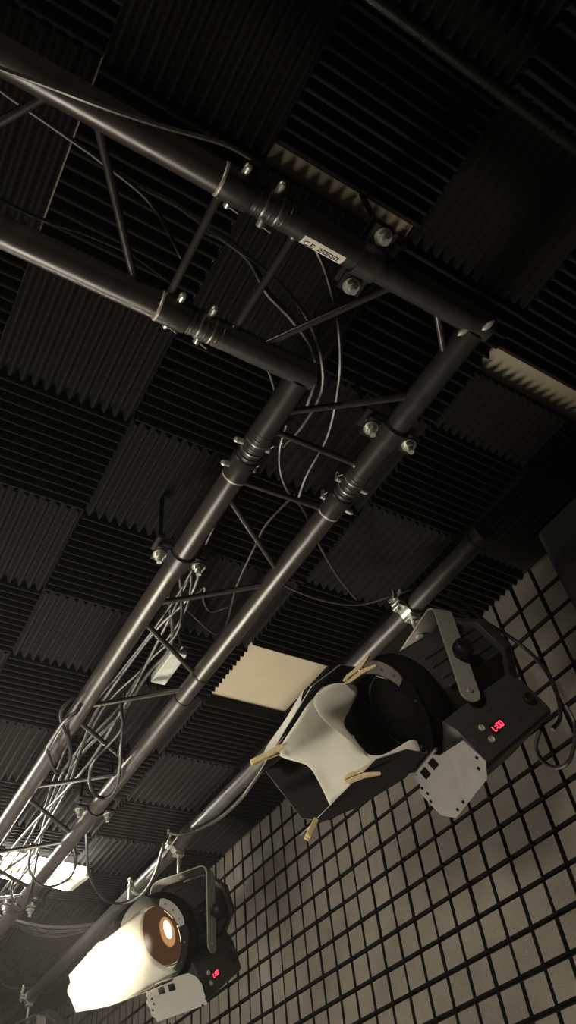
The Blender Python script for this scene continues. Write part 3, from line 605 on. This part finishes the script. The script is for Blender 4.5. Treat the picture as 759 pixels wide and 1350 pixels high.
# adapter box on the truss
a=Vector((-1.562,.640,2.715)); b=Vector((-1.417,.640,2.715)); t=thing('power_adapter','pale rectangular power adapter resting between the truss pipes','adapter',(a+b)/2)
mb=MB(); mb.box((a+b)/2,((b-a).length/2,.021,.013)); bx=mb.build('case','adapter',t,(a+b)/2,bevel=.003)
for e,s in ((a,-1),(b,1)):
    mb=MB(); mb.cyl(e,e+Vector((s*.016,0,0)),.005,.003,12); mb.build('strain_relief','cable_grey',t,(a+b)/2)
# padded block top right
mb=MB(); x0,x1=-.742,-.28
prof=[(WALL_Y-.003,FOAM_Z-.004),(1.352,FOAM_Z-.004),(1.340,FOAM_Z-.02),(1.334,2.62),(1.345,2.20),(1.38,2.12),(WALL_Y-.003,2.10)]
mb.prism([(x0,y,z) for y,z in prof],(x1-x0,0,0)); tag(mb.build('padded_block','pad',bevel=.018),'dark grey padded block at the top of the grid wall, right picture edge','acoustic block')
# ------------------------------------------------------------------ fluorescent fitting
c=Vector((-2.915,.33,2.800)); rz=Matrix.Rotation(math.radians(9),3,'Z'); hl=.62
t=thing('fluorescent_lamp','lit twin-tube fluorescent batten under the ceiling at the left edge','lamp',c,rz)
mb=MB(); mb.prism([(-.030,-hl,.034),(.030,-hl,.034),(.020,-hl,-.020),(-.020,-hl,-.020)],(0,2*hl,0)); mb.build('housing','fixture',t,bevel=.002)
for s in (1,-1):
    mb=MB(); mb.box((0,s*(hl-.014),-.012),(.078,.012,.014)); e=mb.build('end_cap','fixture',t,bevel=.003)
for s in (1,-1):
    mb=MB(); mb.cyl((s*.064,-hl+.026,-.016),(s*.064,hl-.026,-.016),.0135,seg=18); mb.build('tube','tube',t)
# ------------------------------------------------------------------ cables
for label,rad,m,P,grp in CABLES:
    mb=MB(); mb.tube(spline(P,8),rad,8); tag(mb.build('cable',m),label,'cable')
DESC=['leftmost','second','third','fourth','fifth','rightmost']
for k in range(6):
    y=.55+.018*k+random.uniform(-.008,.008); z=2.70+.007*k; P=[(-.72-.05*k,PLY,TZ+.032+.003*k),(-.82-.07*k,PLY+.02,TZ+.040+.004*k)]; x=-1.05-.07*k
    ph=random.uniform(0,6)
    while x>-5.6:
        s=min(1,(-x-.8)/1.5)
        P.append((x,y+.035*math.sin(x*2.1+ph)+.018*math.sin(x*5.3+ph*2)+random.uniform(-.012,.012),z+.016*math.sin(x*3.1+ph)+random.uniform(-.006,.006))); x-=random.uniform(.16,.30)
    mb=MB(); mb.tube(spline(P,6),.0034+.0010*(k%3),8); tag(mb.build('cable','cable_grey' if k%2 else 'cable_black'),'%s cable of the bundle snaking along between the long truss pipes'%DESC[k],'cable',None)
# ------------------------------------------------------------------ lights
W=bpy.data.worlds.new('world'); SC.world=W; W.use_nodes=True
W.node_tree.nodes['Background'].inputs[0].default_value=(0,0,0,1)
def aim(o,loc,tgt):
    o.location=loc; o.rotation_euler=(Vector(tgt)-Vector(loc)).to_track_quat('-Z','Y').to_euler()
def area(name,loc,tgt,sx,sy,pw,col):
    l=bpy.data.lights.new(name,'AREA'); l.shape='RECTANGLE'; l.size=sx; l.size_y=sy; l.energy=pw; l.color=col
    o=bpy.data.objects.new(name,l); COL.objects.link(o); aim(o,loc,tgt); return o
def spot(name,loc,tgt,ang,blend,pw,col,rad=.06):
    l=bpy.data.lights.new(name,'SPOT'); l.spot_size=math.radians(ang); l.spot_blend=blend; l.energy=pw; l.color=col; l.shadow_soft_size=rad
    o=bpy.data.objects.new(name,l); COL.objects.link(o); aim(o,loc,tgt); return o
# the lamp in the lit stage light
p,a,w,O,tt=f2
spot('stage_light_beam',O+a*.140-p*.02,O+a*2-p*.5,84,.7,1300,(1,.86,.66),.04)
# other studio lamps outside the frame, down the room
spot('opposite_stage_light',(1.2,-3.3,2.15),(-2.4,1.45,1.3),45,1.,760,(1,.90,.74),.45)
rl=area('room_lamp',(-2.8,-.1,1.0),(-1.9,.35,2.8),.9,.9,31,(1,.91,.74)); rl.data.spread=math.radians(115)
# thin scatter added to imitate the glare veil around the lit lamp
n=W.node_tree; v=n.nodes.new('ShaderNodeVolumeScatter'); v.inputs['Density'].default_value=.008; v.inputs['Anisotropy'].default_value=.55
n.links.new(v.outputs[0],n.nodes['World Output'].inputs['Volume'])

# ------------------------------------------------------------------ camera
cd=bpy.data.cameras.new('camera'); cam=bpy.data.objects.new('camera',cd); COL.objects.link(cam)
cd.sensor_fit='VERTICAL'; cd.sensor_height=24.; cd.lens=FOCAL/1350*24.; cd.clip_start=.02
cam.matrix_world=Matrix.Translation((0,0,1.5))@Matrix((CAM_RIGHT,CAM_UP,CAM_BACK)).transposed().to_4x4()
SC.camera=cam
SC.view_settings.view_transform='Standard'; SC.view_settings.look='None'; SC.view_settings.gamma=1; SC.view_settings.exposure=EXPOSURE
try: SC.view_settings.use_curve_mapping=False
except Exception: pass
